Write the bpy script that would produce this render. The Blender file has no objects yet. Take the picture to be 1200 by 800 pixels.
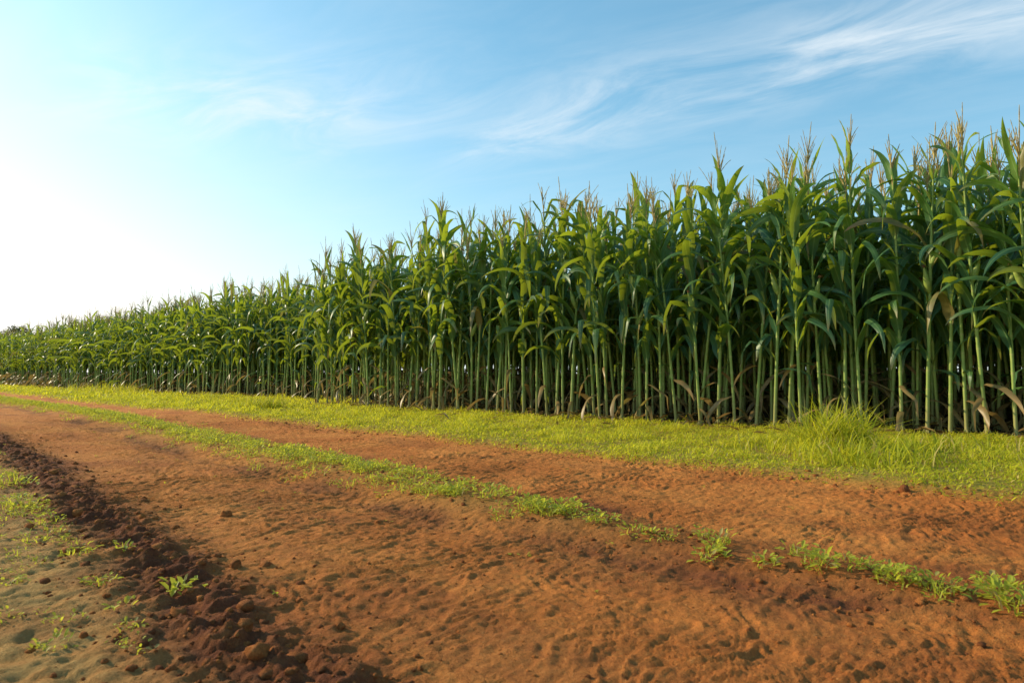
import bpy, bmesh, math, random
import numpy as np
from mathutils import Vector
rng=np.random.default_rng(7)
random.seed(7)
scene=bpy.context.scene
R2=math.sqrt(2)
SUN_AZ=-68.0; SUN_EL=24.0
CAM_H=0.56

# ------------------------------------------------------------ noise
_pc={}
def perlin(x,y,seed=0):
    if seed not in _pc:
        r=np.random.default_rng(1000+seed)
        perm=r.permutation(256); ang=r.random(256)*2*np.pi
        _pc[seed]=(perm,np.cos(ang),np.sin(ang))
    perm,gx,gy=_pc[seed]
    xi=np.floor(x).astype(np.int64); yi=np.floor(y).astype(np.int64)
    xf=x-xi; yf=y-yi
    def g(ix,iy,dx,dy):
        h=perm[(perm[ix&255]+iy)&255]
        return gx[h]*dx+gy[h]*dy
    u=xf*xf*xf*(xf*(xf*6-15)+10); v=yf*yf*yf*(yf*(yf*6-15)+10)
    a=g(xi,yi,xf,yf); b=g(xi+1,yi,xf-1,yf); c=g(xi,yi+1,xf,yf-1); d=g(xi+1,yi+1,xf-1,yf-1)
    return ((a+u*(b-a))*(1-v)+(c+u*(d-c))*v)*1.5
def fbm(x,y,oct=4,seed=0,gain=.5):
    s=0;a=1
    for i in range(oct):
        s=s+a*perlin(x*2**i,y*2**i,seed+i*7); a*=gain
    return s
def sstep(a,b,x):
    t=np.clip((x-a)/(b-a),0,1); return t*t*(3-2*t)

# ------------------------------------------------------------ mesh helper
def build(name,verts,quads=None,tris=None,mats=(),midx=None,data=None,smooth=True):
    me=bpy.data.meshes.new(name)
    verts=np.asarray(verts,dtype=np.float32)
    me.vertices.add(len(verts)); me.vertices.foreach_set('co',verts.ravel())
    nq=0 if quads is None else len(quads); nt=0 if tris is None else len(tris)
    loops=[]
    if nq: loops.append(np.asarray(quads,dtype=np.int32).ravel())
    if nt: loops.append(np.asarray(tris,dtype=np.int32).ravel())
    loops=np.concatenate(loops)
    me.loops.add(len(loops)); me.loops.foreach_set('vertex_index',loops)
    me.polygons.add(nq+nt)
    tot=np.concatenate([np.full(nq,4,np.int32),np.full(nt,3,np.int32)])
    st=np.concatenate([[0],np.cumsum(tot)[:-1]]).astype(np.int32)
    me.polygons.foreach_set('loop_start',st); me.polygons.foreach_set('loop_total',tot)
    if midx is not None: me.polygons.foreach_set('material_index',np.asarray(midx,dtype=np.int32))
    me.polygons.foreach_set('use_smooth',np.full(nq+nt,smooth))
    for m in mats: me.materials.append(m)
    if data is not None:
        at=me.color_attributes.new('data','FLOAT_COLOR','POINT')
        at.data.foreach_set('color',np.asarray(data,dtype=np.float32).ravel())
    me.update(calc_edges=True)
    return me
def obj(name,me,parent=None,loc=(0,0,0)):
    o=bpy.data.objects.new(name,me); scene.collection.objects.link(o)
    o.location=loc
    if parent: o.parent=parent
    return o

# ------------------------------------------------------------ node helper
class NT:
    def __init__(s,tree): s.t=tree; s.n=tree.nodes; s.l=tree.links
    def new(s,typ,**kw):
        n=s.n.new(typ)
        for k,v in kw.items(): setattr(n,k,v)
        return n
    def put(s,sock,v):
        if v is None: return
        if isinstance(v,bpy.types.NodeSocket): s.l.new(v,sock)
        else:
            if sock.type=='RGBA' and len(v)==3: v=(*v,1)
            sock.default_value=v
    def math(s,op,a,b=None,c=None,clamp=False):
        n=s.new('ShaderNodeMath',operation=op,use_clamp=clamp)
        s.put(n.inputs[0],a); s.put(n.inputs[1],b); s.put(n.inputs[2],c); return n.outputs[0]
    def mix(s,f,a,b,mode='MIX'):
        n=s.new('ShaderNodeMix',data_type='RGBA',blend_type=mode)
        s.put(n.inputs[0],f); s.put(n.inputs[6],a); s.put(n.inputs[7],b); return n.outputs[2]
    def noise(s,vec,scale,detail=4,rough=.55,dist=0):
        n=s.new('ShaderNodeTexNoise'); s.put(n.inputs['Vector'],vec)
        n.inputs['Scale'].default_value=scale; n.inputs['Detail'].default_value=detail
        n.inputs['Roughness'].default_value=rough; n.inputs['Distortion'].default_value=dist
        return n.outputs['Fac']
    def rng(s,v,a,b,c=0,d=1):
        n=s.new('ShaderNodeMapRange'); n.interpolation_type='SMOOTHSTEP'
        s.put(n.inputs[0],v)
        for i,x in enumerate((a,b,c,d)): n.inputs[i+1].default_value=x
        return n.outputs[0]
def mat(name):
    m=bpy.data.materials.new(name); m.use_nodes=True
    m.node_tree.nodes.clear(); return m,NT(m.node_tree)
def pbsdf(N,col,rough,spec=.5,normal=None):
    p=N.new('ShaderNodeBsdfPrincipled')
    N.put(p.inputs['Base Color'],col); N.put(p.inputs['Roughness'],rough)
    p.inputs['Specular IOR Level'].default_value=spec
    if normal: N.put(p.inputs['Normal'],normal)
    return p.outputs[0]
def out(N,sh):
    o=N.new('ShaderNodeOutputMaterial'); N.l.new(sh,o.inputs[0])

def leaf_material(name,dark,light,trans,dry=(.30,.19,.07),rib=None,rough=.45,tf=.35,spec=.5,objrand=True):
    m,N=mat(name)
    a=N.new('ShaderNodeAttribute',attribute_name='data')
    sep=N.new('ShaderNodeSeparateColor'); N.l.new(a.outputs['Color'],sep.inputs[0])
    R,G,B=sep.outputs; A=a.outputs['Alpha']
    tc=N.new('ShaderNodeTexCoord')
    nz=N.noise(tc.outputs['Object'],9,2)
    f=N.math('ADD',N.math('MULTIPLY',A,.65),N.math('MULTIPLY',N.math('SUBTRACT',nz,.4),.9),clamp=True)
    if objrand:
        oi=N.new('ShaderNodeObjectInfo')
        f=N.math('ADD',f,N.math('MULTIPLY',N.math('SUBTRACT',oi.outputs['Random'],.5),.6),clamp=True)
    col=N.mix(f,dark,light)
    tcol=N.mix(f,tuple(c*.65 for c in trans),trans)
    if rib:
        vein=N.math('SINE',N.math('MULTIPLY',R,34.0))
        col=N.mix(N.math('MULTIPLY_ADD',vein,.07,.07),col,rib)
        rf=N.rng(R,.07,.14,1,0)
        col=N.mix(N.math('MULTIPLY',rf,.75),col,rib)
    dn=N.math('MULTIPLY',B,N.rng(nz,.2,.5,.5,1),clamp=True)
    col=N.mix(dn,col,dry); tcol=N.mix(dn,tcol,tuple(c*.8 for c in dry))
    p=pbsdf(N,col,rough,spec)
    t=N.new('ShaderNodeBsdfTranslucent'); N.l.new(tcol,t.inputs[0])
    ms=N.new('ShaderNodeMixShader'); ms.inputs[0].default_value=tf
    N.l.new(p,ms.inputs[1]); N.l.new(t.outputs[0],ms.inputs[2])
    out(N,ms.outputs[0]); return m

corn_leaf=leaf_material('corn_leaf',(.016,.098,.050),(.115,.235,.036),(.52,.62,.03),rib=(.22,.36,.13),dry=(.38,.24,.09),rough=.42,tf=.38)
grass_mat=leaf_material('grass_blades',(.30,.35,.018),(.62,.60,.04),(.95,.88,.05),dry=(.68,.54,.16),rough=.6,tf=.48,spec=.25,objrand=False)
weed_mat=leaf_material('weed_leaves',(.25,.30,.03),(.52,.53,.06),(.85,.82,.07),dry=(.5,.38,.14),rough=.55,tf=.45,spec=.3,objrand=False)
tree_mat=leaf_material('tree_leaves',(.05,.08,.03),(.10,.14,.04),(.14,.20,.05),rough=.7,tf=.25,spec=.2,objrand=False)
def simple(name,c1,c2,scale,rough,tf=0):
    m,N=mat(name); tc=N.new('ShaderNodeTexCoord')
    nz=N.noise(tc.outputs['Object'],scale,3)
    col=N.mix(N.rng(nz,.35,.65),c1,c2)
    sh=pbsdf(N,col,rough,.35)
    if tf:
        t=N.new('ShaderNodeBsdfTranslucent'); N.l.new(col,t.inputs[0])
        ms=N.new('ShaderNodeMixShader'); ms.inputs[0].default_value=tf
        N.l.new(sh,ms.inputs[1]); N.l.new(t.outputs[0],ms.inputs[2]); sh=ms.outputs[0]
    out(N,sh); return m
tassel_mat=simple('corn_tassel',(.48,.36,.13),(.70,.56,.24),30,.8,.3)
husk_mat=simple('corn_husk',(.24,.34,.06),(.38,.44,.10),20,.5,.15)
silk_mat=simple('corn_silk',(.14,.06,.02),(.28,.13,.05),60,.8)
bark_mat=simple('tree_bark',(.08,.06,.04),(.14,.10,.07),5,.9)
m,N=mat('corn_stalk')
tc=N.new('ShaderNodeTexCoord'); sx=N.new('ShaderNodeSeparateXYZ'); N.l.new(tc.outputs['Object'],sx.inputs[0])
fr=N.math('FRACT',N.math('DIVIDE',sx.outputs[2],.165))
ring=N.rng(N.math('ABSOLUTE',N.math('SUBTRACT',fr,.5)),.0,.07,1,0)
col=N.mix(N.noise(tc.outputs['Object'],12,3),(.17,.28,.05),(.36,.42,.10))
col=N.mix(N.math('MULTIPLY',ring,.6),col,(.42,.38,.15))
low=N.math('MULTIPLY',N.rng(N.math('ADD',sx.outputs[2],N.math('MULTIPLY',N.noise(tc.outputs['Object'],8,2),.5)),.2,.75,1,0),.65)
col=N.mix(low,col,(.34,.23,.10))
out(N,pbsdf(N,col,.55,.3)); stalk_mat=m

# soil
m,N=mat('red_soil')
a=N.new('ShaderNodeAttribute',attribute_name='data')
sep=N.new('ShaderNodeSeparateColor'); N.l.new(a.outputs['Color'],sep.inputs[0])
R,G,B=sep.outputs; A=a.outputs['Alpha']
tc=N.new('ShaderNodeTexCoord'); P=tc.outputs['Object']
n1=N.noise(P,1.3,4,.6); n2=N.noise(P,14,4,.65); n3=N.noise(P,90,4,.7); n4=N.noise(P,330,2,.6)
col=N.mix(N.rng(n1,.35,.68),(.58,.180,.038),(.74,.270,.062))
col=N.mix(N.math('MULTIPLY',N.rng(n2,.42,.72),.45),col,(.42,.115,.027))
col=N.mix(N.math('MULTIPLY',N.rng(n3,.54,.76),.55),col,(.86,.41,.13))
col=N.mix(N.math('MULTIPLY',N.rng(n3,.48,.30),.5),col,(.26,.070,.022))
col=N.mix(N.math('MULTIPLY',N.rng(n4,.56,.70),.5),col,(.20,.055,.02))
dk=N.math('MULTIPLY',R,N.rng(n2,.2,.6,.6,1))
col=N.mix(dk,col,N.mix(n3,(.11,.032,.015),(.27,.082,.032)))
col=N.mix(N.math('MULTIPLY',B,N.rng(n2,.3,.6,.6,1)),col,N.mix(n3,(.32,.17,.05),(.70,.43,.15)))
col=N.mix(N.math('MULTIPLY',G,N.rng(n2,.3,.6,.6,1)),col,N.mix(n3,(.22,.21,.03),(.42,.36,.07)))
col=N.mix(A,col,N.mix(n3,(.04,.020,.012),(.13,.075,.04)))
b1=N.new('ShaderNodeBump'); b1.inputs['Strength'].default_value=1; b1.inputs['Distance'].default_value=.017
N.l.new(N.math('ADD',N.math('MULTIPLY',N.noise(P,38,8,.74),1.0),N.math('MULTIPLY',n3,.45)),b1.inputs['Height'])
b2=N.new('ShaderNodeBump'); b2.inputs['Strength'].default_value=1; b2.inputs['Distance'].default_value=.003
N.l.new(n4,b2.inputs['Height']); N.l.new(b1.outputs[0],b2.inputs['Normal'])
out(N,pbsdf(N,col,.92,.15,b2.outputs[0])); soil=m

# ------------------------------------------------------------ layout functions (u across road, v along road)
def uv2xy(u,v): return (u-v)/R2,(u+v)/R2
def xy2uv(x,y): return (x+y)/R2,(y-x)/R2
def u_mid(v): return np.interp(v,[0,.5,2,3.1,4.4,7.5,13,20,60],[2.05,2.05,1.99,2.14,2.29,2.51,2.76,2.83,2.9])
def w_mid(v): return np.interp(v,[0,1,2,4,7,20],[.10,.12,.17,.26,.30,.32])
def u_edge(v): return np.interp(v,[-2,.5,4,7,13,30],[3.58,3.62,3.82,3.88,3.85,3.95])
def u_left(v): return np.interp(v,[0,1.3,2.1,3.56,6.2,12,40],[.38,.44,.54,.66,.88,1.0,1.0])
P0=np.array([4.32,5.58]); D1=np.array([-.784,.621]); N1=np.array([.621,.784])
Q0=np.array([-5.25,15.5]); D2=np.array([-.74,.673]); N2=np.array([.673,.74])
def corn_depth(x,y):
    d1=(x-P0[0])*N1[0]+(y-P0[1])*N1[1]; t1=(x-P0[0])*D1[0]+(y-P0[1])*D1[1]
    d2=(x-Q0[0])*N2[0]+(y-Q0[1])*N2[1]
    return np.where(t1<10.2,np.maximum(d1,-9),d2)
def ground(u,v):
    x,y=uv2xy(u,v)
    near=sstep(60,20,np.hypot(u,v))
    um=u_mid(v); wm=w_mid(v); ue=u_edge(v); ul=u_left(v)
    wob=perlin(v*2.2,u*2.2,3)*.06+perlin(v*7,u*7,4)*.03
    mid=np.exp(-((u-um+wob)/(wm*1.15))**2)
    verge=sstep(-.12,.25,u-ue+wob)
    leftv=sstep(.10,-.10,u-ul+wob)
    clod=np.exp(-((u-ul-.13+wob)/.15)**2)
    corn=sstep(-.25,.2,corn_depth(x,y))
    road=np.clip(1-mid-verge-leftv,0,1)
    h=fbm(x*.25,y*.25,3,11)*.03
    h+=mid*.024+verge*.04+leftv*.012
    h-=.022*np.exp(-((u-(um+ue)/2)/.5)**2)+.015*np.exp(-((u-(um+ul)/2)/.45)**2)
    # broken wavy ridges of loose dust lying across the wheel tracks
    wx=fbm(u*1.6,v*1.6,2,21); wy=perlin(u*5,v*5,22)
    pat=sstep(-.35,.35,fbm(u*1.1,v*.8,2,41)); pat2=sstep(-.3,.4,fbm(u*1.4+9,v*1.1,2,44))
    r1=1-np.abs(perlin(v*8+wx*4+wy*.5,u*1.8+wx,31))*2.0
    r2=1-np.abs(perlin(v*17+wx*6+wy,u*4.0-wx,33))*2.0
    r3=1-np.abs(perlin(v*36+wx*8+wy*2,u*9+wy,34))*2.0
    h+=road*near*(np.clip(r1,0,1)**2*.0060*pat+np.clip(r2,0,1)**2*.0052*(.35+pat2)+np.clip(r3,0,1)**2*.0034*(.4+pat))
    h+=road*near*fbm(u*6,v*15,4,35,.6)*.0040
    h+=near*fbm(u*26,v*32,3,61,.65)*.0032
    tl=np.exp(-((u-(um-wm-.14)+wob*.4)/.12)**2)
    h-=tl*.018*near; h+=tl*near*.009*fbm(u*15,v*11,3,71)
    tl2=np.exp(-((u-(um+wm+.18)+wob*.4)/.12)**2); h-=tl2*.014*near
    tl3=np.exp(-((u-(um+ul)/2-.25+wob)/.14)**2)+.8*np.exp(-((u-(um+ul)/2+.35+wob)/.12)**2)
    h-=tl3*road*near*.010
    cl=fbm(u*11,v*11,4,81,.62); cl2=1-np.abs(fbm(u*7,v*7,3,91))*2
    h+=near*clod*(np.clip(cl,-.3,1)*.024+cl2*.009+.006)
    h+=near*(leftv*.8+mid*.5)*fbm(u*14,v*14,3,95)*.011
    h+=corn*fbm(x*3,y*3,3,97)*.03
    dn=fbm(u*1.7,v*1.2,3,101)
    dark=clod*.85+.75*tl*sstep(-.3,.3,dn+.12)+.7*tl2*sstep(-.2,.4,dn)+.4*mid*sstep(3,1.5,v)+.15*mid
    dark+=road*.30*sstep(.15,.65,fbm(u*2.5,v*.7,3,103)) + .30*sstep(.6,.0,u-ul)*(1-leftv)  # last term: shade painted in with dark soil along the track's left side
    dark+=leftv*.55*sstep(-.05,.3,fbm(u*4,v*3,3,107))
    sand=leftv*.9
    green=np.clip(verge*.9+mid*.35*sstep(.5,2.5,v),0,1)
    far=sstep(25,60,np.hypot(u,v))*sstep(0,-3,u-ul); green=np.maximum(green,far)
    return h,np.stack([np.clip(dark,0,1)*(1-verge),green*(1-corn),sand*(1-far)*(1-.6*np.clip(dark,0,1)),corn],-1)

def geo(start,step,end,g=1.12):
    r=[];x=start
    while abs(x)<abs(end):
        x+=step; r.append(x); step*=g
    return r
us=np.concatenate([geo(-1.2,-.03,-900)[::-1],np.arange(-1.2,4.2,.010),np.arange(4.2,8,.045),geo(8,.06,900)])
vs=np.concatenate([geo(-.2,-.03,-900)[::-1],np.arange(-.2,4,.007),np.arange(4,10,.016),geo(10,.025,1200,1.03)])
U,V=np.meshgrid(us,vs,indexing='ij')
Hh,Dt=ground(U,V); X,Y=uv2xy(U,V)
def gz(x,y):
    u,v=xy2uv(np.asarray(x,float),np.asarray(y,float))
    i=np.clip(np.searchsorted(us,u)-1,0,len(us)-2); j=np.clip(np.searchsorted(vs,v)-1,0,len(vs)-2)
    a=(u-us[i])/(us[i+1]-us[i]); b=(v-vs[j])/(vs[j+1]-vs[j])
    return (Hh[i,j]*(1-a)+Hh[i+1,j]*a)*(1-b)+(Hh[i,j+1]*(1-a)+Hh[i+1,j+1]*a)*b
nu,nv=U.shape
idx=np.arange(nu*nv).reshape(nu,nv)
q=np.stack([idx[:-1,:-1],idx[1:,:-1],idx[1:,1:],idx[:-1,1:]],-1).reshape(-1,4)
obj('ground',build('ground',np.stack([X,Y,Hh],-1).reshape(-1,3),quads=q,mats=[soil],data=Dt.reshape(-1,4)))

# ------------------------------------------------------------ soil crumbs
bm=bmesh.new(); bmesh.ops.create_icosphere(bm,subdivisions=2,radius=1)
iv=np.array([v.co[:] for v in bm.verts]); it=np.array([[v.index for v in f.verts] for f in bm.faces]); bm.free()
def clods(n,uf,vr,size,dk):
    v=vr[0]+(vr[1]-vr[0])*rng.random(n)**1.5; u=uf(v,n)
    s=np.clip(size[0]*np.exp(rng.normal(0,.6,n)),.0012,size[1]); x,y=uv2xy(u,v); z=gz(x,y)
    return x,y,z,s,np.full(n,dk)*rng.uniform(.3,1,n)
sets=[clods(2600,lambda v,n:u_left(v)+.14+rng.normal(0,.16,n),(.7,8),(.004,.016),.95),
      clods(90,lambda v,n:u_left(v)+.17+rng.normal(0,.10,n),(.9,6),(.014,.024),.95),
      clods(1500,lambda v,n:u_mid(v)+rng.normal(0,.22,n),(.0,7),(.004,.012),.8),
      clods(900,lambda v,n:u_edge(v)+rng.normal(0,.12,n),(-.5,9),(.005,.018),.7),
      clods(4500,lambda v,n:rng.uniform(.4,3.9,n),(.2,5),(.0018,.005),.3)]
x,y,z,s,dk=[np.concatenate(a) for a in zip(*sets)]
x=np.append(x,1.86);y=np.append(y,3.27);z=np.append(z,gz(x[-1:],y[-1:]));s=np.append(s,.036);dk=np.append(dk,.7)
n=len(x); vv=iv[None]*s[:,None,None]*rng.uniform(.65,1.15,(n,1,3))
ph=rng.random((n,1))*50
pert=1+.35*perlin(iv[None,:,0]*1.9+ph,iv[None,:,1]*1.9+iv[None,:,2]*1.5+ph,5)+.09*rng.normal(0,1,(n,len(iv)))
vv=vv*pert[...,None]; th=rng.random(n)*6.28
c,s_=np.cos(th)[:,None],np.sin(th)[:,None]
vx=vv[...,0]*c-vv[...,1]*s_; vy=vv[...,0]*s_+vv[...,1]*c
vv=np.stack([vx+x[:,None],vy+y[:,None],vv[...,2]*.75+(z+s*.08)[:,None]],-1)
tt=(it[None]+np.arange(n)[:,None,None]*len(iv)).reshape(-1,3)
dd=np.zeros((n,len(iv),4)); dd[...,0]=dk[:,None]
obj('soil_crumbs',build('soil_crumbs',vv.reshape(-1,3),tris=tt,mats=[soil],data=dd.reshape(-1,4)))

# ------------------------------------------------------------ blade / leaflet batches
class Batch:
    def __init__(s): s.v=[];s.q=[];s.t=[];s.d=[];s.n=0
    def add(s,v,q,t,d):
        if q is not None: s.q.append(q+s.n)
        if t is not None: s.t.append(t+s.n)
        s.v.append(v); s.d.append(d); s.n+=len(v)
    def mesh(s,name,m):
        return build(name,np.concatenate(s.v),np.concatenate(s.q) if s.q else None,np.concatenate(s.t) if s.t else None,[m],data=np.concatenate(s.d))
def blades(B,x,y,z,h,w,lean,tint,dry):
    n=len(x)
    if n==0:return
    az=rng.random(n)*2*np.pi; sa=az+np.pi/2+rng.normal(0,.5,n)
    D=np.stack([np.cos(az),np.sin(az),np.zeros(n)],-1); S=np.stack([np.cos(sa),np.sin(sa),np.zeros(n)],-1)*(w/2)[:,None]
    b=np.stack([x,y,z-.004],-1)
    def pt(t): return b+D*(h*lean*t**2)[:,None]+np.array([0,0,1])*(h*(t-lean*.45*t*t))[:,None]
    p1=pt(.4);p2=pt(.75);p3=pt(1.)
    v=np.stack([b-S*.7,b+S*.7,p1-S,p1+S,p2-S*.7,p2+S*.7,p3],1)
    i=np.arange(n)[:,None]*7
    q=np.concatenate([i+np.array([0,1,3,2]),i+np.array([2,3,5,4])]); t=i+np.array([4,5,6])
    d=np.zeros((n,7,4)); d[...,0]=.5; d[:,:,1]=np.array([0,0,.4,.4,.75,.75,1]); d[...,2]=dry[:,None]; d[...,3]=tint[:,None]
    B.add(v.reshape(-1,3),q,t,d.reshape(-1,4))
def leaflets(B,x,y,z,az,el,L,W,tint,dry):
    n=len(x)
    D=np.stack([np.cos(el)*np.cos(az),np.cos(el)*np.sin(az),np.sin(el)],-1); S=np.stack([-np.sin(az),np.cos(az),0*az],-1)
    Nn=np.cross(D,S); b=np.stack([x,y,z],-1)
    L=L[:,None];W=W[:,None]
    v=np.stack([b,b+D*L*.3+S*W*.45+Nn*W*.12,b+D*L*.7+S*W*.42+Nn*W*.1,b+D*L-Nn*L*.12,b+D*L*.7-S*W*.42+Nn*W*.1,b+D*L*.3-S*W*.45+Nn*W*.12],1)
    i=np.arange(n)[:,None]*6
    q=np.concatenate([i+np.array([0,1,2,3]),i+np.array([0,3,4,5])])
    d=np.zeros((n,6,4)); d[...,0]=np.array([0,1,1,0,1,1]); d[...,2]=dry[:,None]; d[...,3]=tint[:,None]
    B.add(v.reshape(-1,3),q,None,d.reshape(-1,4))

# ------------------------------------------------------------ grass verge
G=Batch()
def verge_pts(n,v0,v1,umax):
    v=rng.uniform(v0,v1,n); u=rng.uniform(3.3,umax,n); x,y=uv2xy(u,v)
    e=u-u_edge(v)+perlin(v*2.2,u*2.2,3)*.10+perlin(v*7,u*7,4)*.08
    cd=corn_depth(x,y)
    dens=sstep(-.12,.18,e)*(.5+.5*sstep(-.3,.25,fbm(u*3,v*3,2,201)))*(1-sstep(-.1,.45,cd))
    k=rng.random(n)<dens
    return x[k],y[k],u[k],v[k],e[k]
for (v0,v1,umax,den,hs,ws,lf) in [(-2.5,4,9.5,2400,.050,.0050,1.3),(4,9,8.2,2200,.055,.006,1.1),(9,18,8.2,1200,.065,.010,.8),(18,40,8,400,.085,.022,.6),(40,110,8,80,.10,.06,.3)]:
    n=int(den*(v1-v0)*(umax-3.3))
    x,y,u,v,e=verge_pts(n,v0,v1,umax); k=len(x)
    cl=fbm(u*2.3,v*2.3,3,211)
    h=hs*(.75+1.4*np.clip(cl,-.4,1))*rng.uniform(.5,1.6,k)*(.5+.5*sstep(0,.5,e))
    dry=(rng.random(k)<.16)*rng.uniform(.4,1,k)
    blades(G,x,y,gz(x,y),h,ws*rng.uniform(.7,1.3,k),rng.uniform(.3,1.2,k),np.clip(.55+cl*.8+rng.normal(0,.24,k),0,1),dry)
    n2=int(n*.6*lf); x,y,u,v,e=verge_pts(n2,v0,v1,umax); k=len(x); cl=fbm(u*2.3,v*2.3,3,211)
    leaflets(G,x,y,gz(x,y)+rng.uniform(.005,.05,k)*np.clip(.6+cl,.1,2)*(hs/.062),rng.random(k)*6.28,rng.normal(.25,.5,k),rng.uniform(.016,.032,k)*(ws/.005)**.6,rng.uniform(.008,.014,k)*(ws/.005)**.7,np.clip(.6+cl*.6+rng.normal(0,.25,k),0,1),(rng.random(k)<.05)*1.)
obj('grass',G.mesh('grass',grass_mat))

# ------------------------------------------------------------ weeds
Wd=Batch()
def rosette(x,y,r,hmax,n,L,tint=.6):
    a=rng.random(n)*6.28; rr=r*np.sqrt(rng.random(n)); px=x+rr*np.cos(a); py=y+rr*np.sin(a)
    hz=hmax*rng.random(n)*(1-.5*(rr/r)**2); z=gz(px,py)+hz+.003
    az=a+rng.normal(0,.8,n); LL=L*rng.uniform(.6,1.3,n)
    leaflets(Wd,px,py,z,az,rng.normal(.35,.4,n),LL,LL*rng.uniform(.35,.6,n),np.clip(tint+rng.normal(0,.25,n),0,1),(rng.random(n)<.06)*.8)
    k=max(2,n//4); b=rng.random(k)*6.28; q=r*.7*np.sqrt(rng.random(k))
    px=x+q*np.cos(b);py=y+q*np.sin(b)
    blades(Wd,px,py,gz(px,py),hmax*rng.uniform(.7,1.5,k),np.full(k,.003+L*.06),rng.uniform(.2,1.0,k),np.clip(tint+rng.normal(0,.2,k),0,1),(rng.random(k)<.15)*1.)
for i in range(3200):
    v=.2+28*rng.random()**1.5
    dens=np.interp(v,[0,1.3,1.8,2.6,3.5],[.05,.12,.45,.9,1.0])
    if rng.random()>dens: continue
    u=float(u_mid(v))+rng.normal(0,1)*float(w_mid(v))*.52
    if perlin(np.array([u*4.0]),np.array([v*3.0]),301)[0]<-.06-.28*(v>2.4): continue
    s=rng.uniform(.5,1.25)*(1+v*.035)
    x,y=uv2xy(u,v)
    rosette(x,y,.035*s+.012*(v>2),.036*s,int(rng.integers(12,26)),.018*s,.65)
def px2g(px,py):
    Y=CAM_H*800/(py-440); return (px-600)*Y/800,Y
for (px,py,r,h,n,L) in [(960,672,.03,.075,26,.030),(892,664,.035,.035,26,.026),(828,655,.05,.03,40,.022),(1040,686,.05,.04,46,.022),(1090,696,.05,.05,44,.024),(1178,712,.055,.055,60,.030),(1150,690,.04,.035,28,.02),
    (700,618,.07,.035,70,.022),(745,632,.06,.03,45,.02),(620,604,.07,.045,60,.024),(575,590,.08,.045,70,.024),(670,606,.06,.045,50,.024),
    (215,702,.028,.030,22,.026),(236,694,.015,.03,9,.022),(152,722,.03,.02,14,.015),(150,655,.025,.02,14,.018),(608,648,.03,.006,9,.016),(835,648,.05,.04,36,.02),(925,655,.04,.035,22,.022),(1010,672,.03,.03,18,.02),
    (75,765,.04,.02,34,.014),(125,690,.04,.025,36,.015),(100,660,.05,.025,40,.016),(30,600,.09,.05,90,.022),(15,570,.12,.06,110,.024),(60,620,.06,.03,50,.018),(20,690,.04,.02,30,.014),(50,640,.07,.03,50,.016)]:
    x,y=px2g(px,py); rosette(x,y,r,h,n,L,.7)
for i in range(1500):
    v=.9+9*rng.random()**1.1; u=float(u_left(v))-.0-abs(rng.normal(0,.32))
    if perlin(np.array([u*5.]),np.array([v*3.2]),311)[0]<(.08 if v<2.6 else -.02): continue
    x,y=uv2xy(u,v); s=rng.uniform(.4,1.0)*(1+v*.04)
    rosette(x,y,.035*s,.018*s,int(rng.integers(7,18)),.013*s,.55)
for i in range(70):
    v=rng.uniform(.8,8);u=rng.uniform(float(u_left(v)),3.8);x,y=uv2xy(u,v); rosette(x,y,.012,.008,4,.011,.4)
obj('weeds',Wd.mesh('weeds',weed_mat))

# ------------------------------------------------------------ tall grass tufts
def tuft(x,y,r,h,n):
    B=Batch(); rr=r*rng.random(n)**.7; a=rng.random(n)*6.28
    px=x+rr*np.cos(a);py=y+rr*np.sin(a)
    blades(B,px,py,gz(px,py),h*rng.uniform(.3,1.15,n),rng.uniform(.005,.009,n)*(1+y*.03),rng.uniform(.2,1.2,n),np.clip(rng.normal(.25,.25,n),0,1),(rng.random(n)<.12)*1.)
    obj('grass_tuft',B.mesh('grass_tuft',grass_mat))
for px,py,r,h,n in [(975,535,.24,.42,560),(1010,548,.42,.22,480),(310,482,.35,.26,400),(130,462,1.2,.38,800),(250,470,.5,.18,250),(905,530,.4,.13,250),(1120,535,.4,.16,250),(430,488,.5,.16,250)]:
    x,y=px2g(px,py); tuft(x,y,r,h,n)

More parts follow.
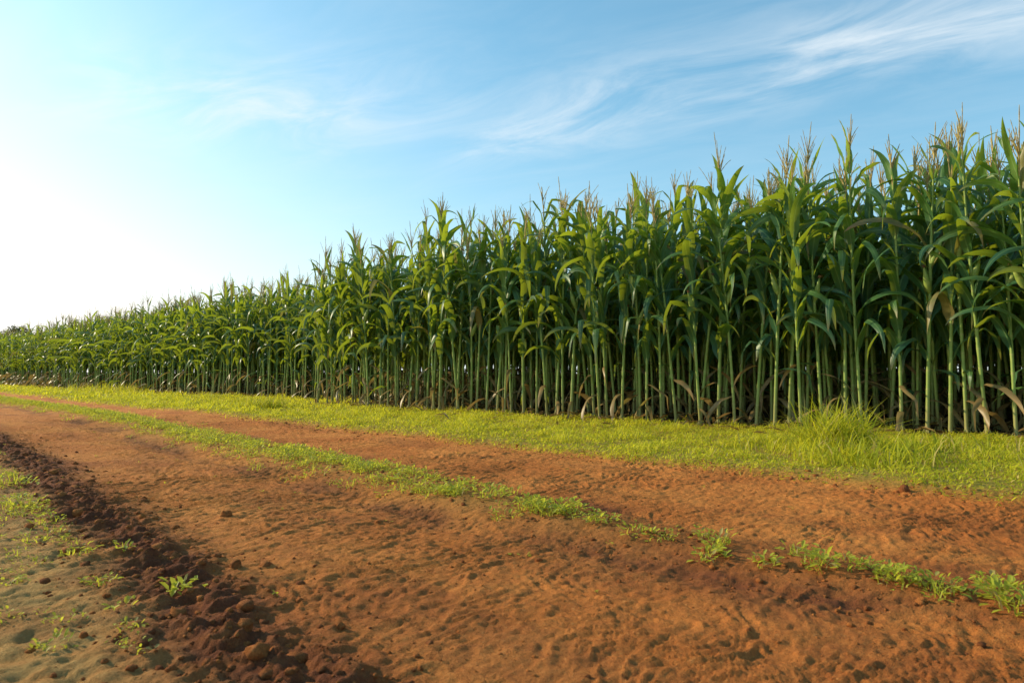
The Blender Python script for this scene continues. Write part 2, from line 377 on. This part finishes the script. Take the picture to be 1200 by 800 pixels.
# ------------------------------------------------------------ corn plants
def tube(path,rad,sides):
    path=np.array(path);n=len(path);a=np.arange(sides)/sides*2*np.pi
    T=np.gradient(path,axis=0); T/=np.linalg.norm(T,axis=1)[:,None]+1e-9
    ref=np.array([1,0.13,0]); S=np.cross(T,ref); S/=np.linalg.norm(S,axis=1)[:,None]+1e-9; W=np.cross(T,S)
    v=path[:,None]+(S[:,None]*np.cos(a)[None,:,None]+W[:,None]*np.sin(a)[None,:,None])*np.asarray(rad)[:,None,None]
    q=[]
    for i in range(n-1):
        for j in range(sides):
            k=(j+1)%sides; q.append([i*sides+j,i*sides+k,(i+1)*sides+k,(i+1)*sides+j])
    return v.reshape(-1,3),np.array(q)
def corn_plant(seed,lowres=False):
    r=np.random.default_rng(seed)
    vs_=[];qs=[];mi=[];dt=[];cnt=0
    def add(v,q,m,d):
        nonlocal cnt
        vs_.append(v);qs.append(q+cnt);mi.extend([m]*len(q));dt.append(d);cnt+=len(v)
    H=r.uniform(2.16,2.42); la=r.random()*6.28; lm=r.uniform(.01,.13)
    def sp(z): return np.array([math.cos(la)*lm*(z/H)**2,math.sin(la)*lm*(z/H)**2,z])
    zs=np.linspace(-.05,H,8 if lowres else 44); rad=np.interp(zs,[0,.4,1.4,H],[.0165,.0148,.013,.006])
    if not lowres:
        fr=np.abs((zs/.165)%1-.5); rad=rad*(1+.16*np.exp(-(fr/.1)**2))
    v,q=tube([sp(z) for z in zs],rad,5 if lowres else 7); add(v,q,1,np.tile([.5,.5,0,.5],(len(v),1)))
    if not lowres:
        for k in range(5):
            a=k*1.26+r.random(); p=[sp(.09)+[0,0,0],[math.cos(a)*.03,math.sin(a)*.03,.04],[math.cos(a)*.055,math.sin(a)*.055,-.03]]
            v,q=tube(p,[.004,.004,.003],4); add(v,q,1,np.tile([.5,.5,0,.5],(len(v),1)))
    a0=r.random()*6.28; nl=19
    def leaf(z0,az,L,W,th0,th1,p,dry,tint,tw):
        n=8 if lowres else 14;ts=np.linspace(0,1,n);cur=sp(z0).copy();V=[];Dd=[]
        kink=r.random()<.28; kt=r.uniform(.35,.65); ph1,ph2=r.random(2)*6.28; fr1=r.uniform(10,20); daz=r.normal(0,.6)
        tip=r.random()<.5
        for i,t in enumerate(ts):
            th=th0+(th1-th0)*t**p
            if kink and t>kt: th=min(th+.9,3.05)
            ph=az+daz*t
            D=np.array([math.sin(th)*math.cos(ph),math.sin(th)*math.sin(ph),math.cos(th)])
            S=np.array([-math.sin(ph),math.cos(ph),0]); Nn=np.cross(D,S)
            tv=tw*t; S2=S*math.cos(tv)+Nn*math.sin(tv); N2_=np.cross(D,S2)
            w=W*min(1,.35+t/.15*.65)*max(0,1-t**2.4)**.85
            fold=.42*(1-t*.5); wv=.24*w
            V+= [cur-S2*w*math.cos(fold)-N2_*w*math.sin(fold)+N2_*wv*math.sin(fr1*t+ph1),
                 cur, cur+S2*w*math.cos(fold)-N2_*w*math.sin(fold)+N2_*wv*math.sin(fr1*t+ph2)]
            tipdry=max(0,(t-.82)/.18)*.7*tip
            for ac in (1,0,1): Dd.append([ac,t,min(1,dry+tipdry),tint])
            cur=cur+D*L/(n-1)
        Q=[]
        for i in range(n-1):
            b=i*3; Q+=[[b,b+1,b+4,b+3],[b+1,b+2,b+5,b+4]]
        add(np.array(V),np.array(Q),0,np.array(Dd))
    for i in range(nl):
        f=i/(nl-1); z=.20+f*(H-.26); az=a0+i*math.pi+r.normal(0,.5)
        if z<.66:
            if not lowres and r.random()<.55: continue
            dry=.95 if r.random()<.8 else 0
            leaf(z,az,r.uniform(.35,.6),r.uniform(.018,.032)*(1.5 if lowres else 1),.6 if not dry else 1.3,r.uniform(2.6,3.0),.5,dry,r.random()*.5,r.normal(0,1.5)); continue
        if z<.85 and r.random()<.25: continue
        L=(.64+.28*math.sin(math.pi*min(1,(f-.1)/.85)))*r.uniform(.78,1.12)
        if f>.85: L*=.85
        th0=r.uniform(.12,.36)*(1-.4*f)
        if f<.75: th1=r.uniform(2.3,3.1); p=r.uniform(.85,1.5)
        elif f<.9: th1=r.uniform(1.5,2.8); p=r.uniform(1.0,1.7)
        else: th1=r.uniform(.5,2.2); p=r.uniform(1.1,1.9)
        leaf(z,az,L,r.uniform(.040,.054)*(1-.25*(f>.9)),th0,th1,p,0 if r.random()>.04 else .6,np.clip(-.12+1.0*f*f+r.normal(0,.22),0,1),r.normal(0,1.1))  # tint grows with leaf height: sunlit yellow tops, shaded lower leaves painted in
    if r.random()<.8 and not lowres:
        for e in range(1 if r.random()<.8 else 2):
            z=r.uniform(1.05,1.35)+.2*e; az=a0+e*math.pi+r.normal(0,.5); b=sp(z); tl=.32
            D=np.array([math.sin(tl)*math.cos(az),math.sin(tl)*math.sin(az),math.cos(tl)])
            tt_=np.linspace(0,1,9); path=[b+D*(.015+.24*t) for t in tt_]; rr=[.010,.022,.028,.029,.027,.023,.017,.011,.005]
            v,q=tube(path,rr,8); add(v,q,3,np.tile([.5,.5,0,.5],(len(v),1)))
            for k in range(7):
                a=r.random()*6.28; s=path[-1]; p=[s-D*.02,s+D*.02+np.array([math.cos(a),math.sin(a),0])*.012,s+D*.02+np.array([math.cos(a)*.03,math.sin(a)*.03,-.02])]
                v,q=tube(p,[.004,.004,.001],3); add(v,q,4,np.tile([.5,.5,0,.5],(len(v),1)))
    b=sp(H); tl=np.array([math.cos(la),math.sin(la),0])*r.uniform(0,.16)
    def spike(p0,D,L,rd,dr):
        n=4 if lowres else 9;P_=[];rr=[]
        for i in range(n):
            t=i/(n-1); P_.append(p0+D*L*t+np.array([D[0],D[1],0])*dr*t*t-np.array([0,0,1])*dr*.8*t*t); rr.append(rd*(1 if i%2 else .6)*(1-.6*t))
        v,q=tube(P_,rr,4); add(v,q,2,np.tile([.5,.5,0,.5],(len(v),1)))
    D=np.array([tl[0],tl[1],1.]); D/=np.linalg.norm(D)
    spike(b-[0,0,.02],D,r.uniform(.38,.62),.0095,0)
    for k in range(r.integers(5,12)):
        a=r.random()*6.28; th=r.uniform(.10,.42)
        spike(b+D*r.uniform(.08,.24),np.array([math.sin(th)*math.cos(a),math.sin(th)*math.sin(a),math.cos(th)]),r.uniform(.16,.30),.0062,r.uniform(0,.05))
    return build('corn_plant',np.concatenate(vs_),quads=np.concatenate(qs),mats=[corn_leaf,stalk_mat,tassel_mat,husk_mat,silk_mat],midx=mi,data=np.concatenate(dt))
variants=[corn_plant(100+i) for i in range(18)]
lowv=[corn_plant(300+i,True) for i in range(8)]
field=bpy.data.objects.new('corn_field',None); scene.collection.objects.link(field)
def plant(x,y,sc,pool):
    o=obj('corn_plant',pool[rng.integers(len(pool))],field,(x,y,float(gz(x,y))-.01))
    o.rotation_euler=(rng.normal(0,.04),rng.normal(0,.04),rng.random()*6.28); o.scale=(sc*rng.uniform(.95,1.12),)*2+(sc,)
def block(O,D,Nn,t0,t1,step,rows,hf,rs=.62,miss=.03,k0=0,pool=None):
    for k in range(k0,k0+rows):
        t=t0+rng.uniform(0,step)
        while t<t1:
            if rng.random()>miss:
                p=O+D*(t+rng.normal(0,.02))+Nn*(k*rs+rng.normal(0,.05)+.08)
                hv=hf(t)*(1.0+.045*float(perlin(np.array([p[0]*.45]),np.array([p[1]*.45]),400)[0])+rng.normal(0,.045))
                plant(p[0],p[1],hv,pool or variants)
            t+=step*rng.uniform(.7,1.3)
one=lambda t:1.0
block(P0,D1,N1,-6,10.1,.165,4,lambda t:float(np.interp(t,[-2,0,5,8],[1.05,1.03,.985,.975])),.52)
block(P0,D1,N1,-6,10.1,.20,22,lambda t:.96,.55,k0=4,pool=lowv)
block(Q0,D2,N2,-2.5,18,.20,4,one,.6)
block(Q0,D2,N2,-2.5,18,.25,10,one,.6,k0=4,pool=lowv)
block(Q0,D2,N2,18,45,.25,6,one,pool=lowv)
block(Q0,D2,N2,45,120,.40,5,one,.9,pool=lowv)

Rs=Batch(); n=3200
t=rng.uniform(-5,30,n); dpt=rng.normal(.45,.55,n)
base=np.where((t<10)[:,None],P0+t[:,None]*D1+dpt[:,None]*N1,Q0+(t-10)[:,None]*D2+dpt[:,None]*N2)
leaflets(Rs,base[:,0],base[:,1],gz(base[:,0],base[:,1])+rng.uniform(.005,.05,n),rng.random(n)*6.28,rng.normal(.1,.3,n),rng.uniform(.08,.28,n),rng.uniform(.015,.035,n),rng.random(n)*.5,np.ones(n))
obj('fallen_corn_leaves',Rs.mesh('fallen_corn_leaves',corn_leaf))

# ------------------------------------------------------------ distant trees
T=Batch(); tv=[];tq=[];tn=0
for i in range(30):
    x=-190+i*4.4+rng.normal(0,1.2); y=150+rng.normal(0,6); hgt=rng.uniform(9.5,12.5)*(1-.012*max(0,i-16))
    for l in range(14):
        a=rng.random()*6.28; rr=rng.uniform(0,.32)*hgt; cz=hgt*rng.uniform(.38,.92); cx=x+rr*math.cos(a)*(1.15-cz/hgt*.6); cy=y+rr*math.sin(a)
        k=170; d=rng.normal(0,1,(k,3)); d/=np.linalg.norm(d,axis=1)[:,None]; d*=hgt*.11*rng.uniform(.4,1.1,(k,1))
        leaflets(T,cx+d[:,0],cy+d[:,1],cz+d[:,2]*.8,rng.random(k)*6.28,rng.normal(0,.7,k),rng.uniform(.3,.6,k),rng.uniform(.2,.4,k),np.clip(rng.normal(.5,.25,k),0,1),np.zeros(k))
    v,q=tube([[x,y,-.3],[x+.1,y,hgt*.3],[x+.3,y,hgt*.75]],[.28,.2,.06],7); tv.append(v);tq.append(q+tn);tn+=len(v)
    for b in range(4):
        a=rng.random()*6.28; v,q=tube([[x+.1,y,hgt*.3],[x+math.cos(a)*hgt*.15,y+math.sin(a)*hgt*.15,hgt*.5],[x+math.cos(a)*hgt*.28,y+math.sin(a)*hgt*.28,hgt*.7]],[.13,.09,.03],5); tv.append(v);tq.append(q+tn);tn+=len(v)
tr=obj('distant_trees',T.mesh('distant_trees',tree_mat))
obj('trunks',build('trunks',np.concatenate(tv),quads=np.concatenate(tq),mats=[bark_mat]),tr)

# ------------------------------------------------------------ sky world
az=math.radians(SUN_AZ); el=math.radians(SUN_EL)
sv=Vector((math.sin(az)*math.cos(el),math.cos(az)*math.cos(el),math.sin(el)))
w=bpy.data.worlds.new('World'); scene.world=w; w.use_nodes=True; w.node_tree.nodes.clear(); N=NT(w.node_tree)
sky=N.new('ShaderNodeTexSky',sky_type='NISHITA'); sky.sun_disc=False
sky.sun_elevation=math.radians(SUN_EL); sky.sun_rotation=math.radians(SUN_AZ%360)
sky.air_density=1.0; sky.dust_density=1.3; sky.ozone_density=1.6
tc=N.new('ShaderNodeTexCoord'); sx=N.new('ShaderNodeSeparateXYZ'); N.l.new(tc.outputs['Generated'],sx.inputs[0])
zz=N.math('MAXIMUM',sx.outputs[2],.03)
px=N.math('DIVIDE',sx.outputs[0],zz); py=N.math('DIVIDE',sx.outputs[1],zz)
e=N.math('ADD',N.math('MULTIPLY',px,.816),N.math('MULTIPLY',py,-.578))
c=N.math('ADD',N.math('MULTIPLY',px,.578),N.math('MULTIPLY',py,.816))
cb=N.new('ShaderNodeCombineXYZ'); N.put(cb.inputs[0],N.math('MULTIPLY',e,1.1)); N.put(cb.inputs[1],N.math('MULTIPLY',c,2.4))
nzs=N.noise(cb.outputs[0],1.3,9,.62,.7)
cb2=N.new('ShaderNodeCombineXYZ'); N.put(cb2.inputs[0],px); N.put(cb2.inputs[1],py)
nzb=N.noise(cb2.outputs[0],1.2,4,.55,.4)
def band(v,c0,wd):
    d=N.math('DIVIDE',N.math('SUBTRACT',v,c0),wd); return N.math('EXPONENT',N.math('MULTIPLY',N.math('MULTIPLY',d,d),-1))
b1=N.math('MULTIPLY',band(c,2.28,.30),N.rng(px,-.6,.3))
b2=N.math('MULTIPLY',band(px,-1.05,.8),band(py,2.5,.45))
b=N.math('ADD',N.math('MAXIMUM',b1,b2),.12)
cl=N.math('MULTIPLY',N.rng(nzs,.30,.76),b,clamp=True)
cl=N.math('MULTIPLY',cl,N.rng(nzb,.3,.55,.6,1))
gm=N.new('ShaderNodeGamma'); N.l.new(sky.outputs[0],gm.inputs[0]); gm.inputs[1].default_value=.80
zp=N.math('MAXIMUM',sx.outputs[2],0)
hz=N.math('MULTIPLY',N.math('EXPONENT',N.math('MULTIPLY',zp,-7.0)),.75)
dt_=N.new('ShaderNodeVectorMath',operation='DOT_PRODUCT'); N.l.new(tc.outputs['Generated'],dt_.inputs[0]); dt_.inputs[1].default_value=sv
gl=N.math('EXPONENT',N.math('MULTIPLY',N.math('SUBTRACT',1.0,dt_.outputs['Value']),-5.0))
gl=N.math('MULTIPLY',N.math('MULTIPLY',gl,N.math('EXPONENT',N.math('MULTIPLY',zp,-6.5))),6.0,clamp=True)
col=N.mix(1.0,gm.outputs[0],(.92,1.78,1.92),'MULTIPLY')
col=N.mix(hz,col,(6.8,7.1,7.2))
col=N.mix(gl,col,(8.0,7.8,7.3))
col=N.mix(N.math('MULTIPLY',cl,.68,clamp=True),col,(6.4,6.8,7.0))
bg=N.new('ShaderNodeBackground'); N.l.new(col,bg.inputs[0]); bg.inputs[1].default_value=.15
o=N.new('ShaderNodeOutputWorld'); N.l.new(bg.outputs[0],o.inputs[0])

# ------------------------------------------------------------ sun & camera
sd=bpy.data.lights.new('sun','SUN'); sd.energy=5; sd.angle=math.radians(.5); sd.color=(1,.84,.54)
so=bpy.data.objects.new('sun',sd); scene.collection.objects.link(so)
so.rotation_euler=sv.to_track_quat('Z','Y').to_euler(); so.location=sv*50
cd=bpy.data.cameras.new('camera'); cam=bpy.data.objects.new('camera',cd); scene.collection.objects.link(cam)
cd.lens=24; cd.sensor_width=36; cd.clip_start=.05; cd.clip_end=5000
cam.location=(0,0,CAM_H); cam.rotation_euler=(math.radians(90)+math.atan(40/800),0,0)
cd.dof.use_dof=True; cd.dof.focus_distance=5.5; cd.dof.aperture_fstop=8
scene.camera=cam
scene.view_settings.view_transform='Standard'; scene.view_settings.look='None'; scene.view_settings.exposure=0
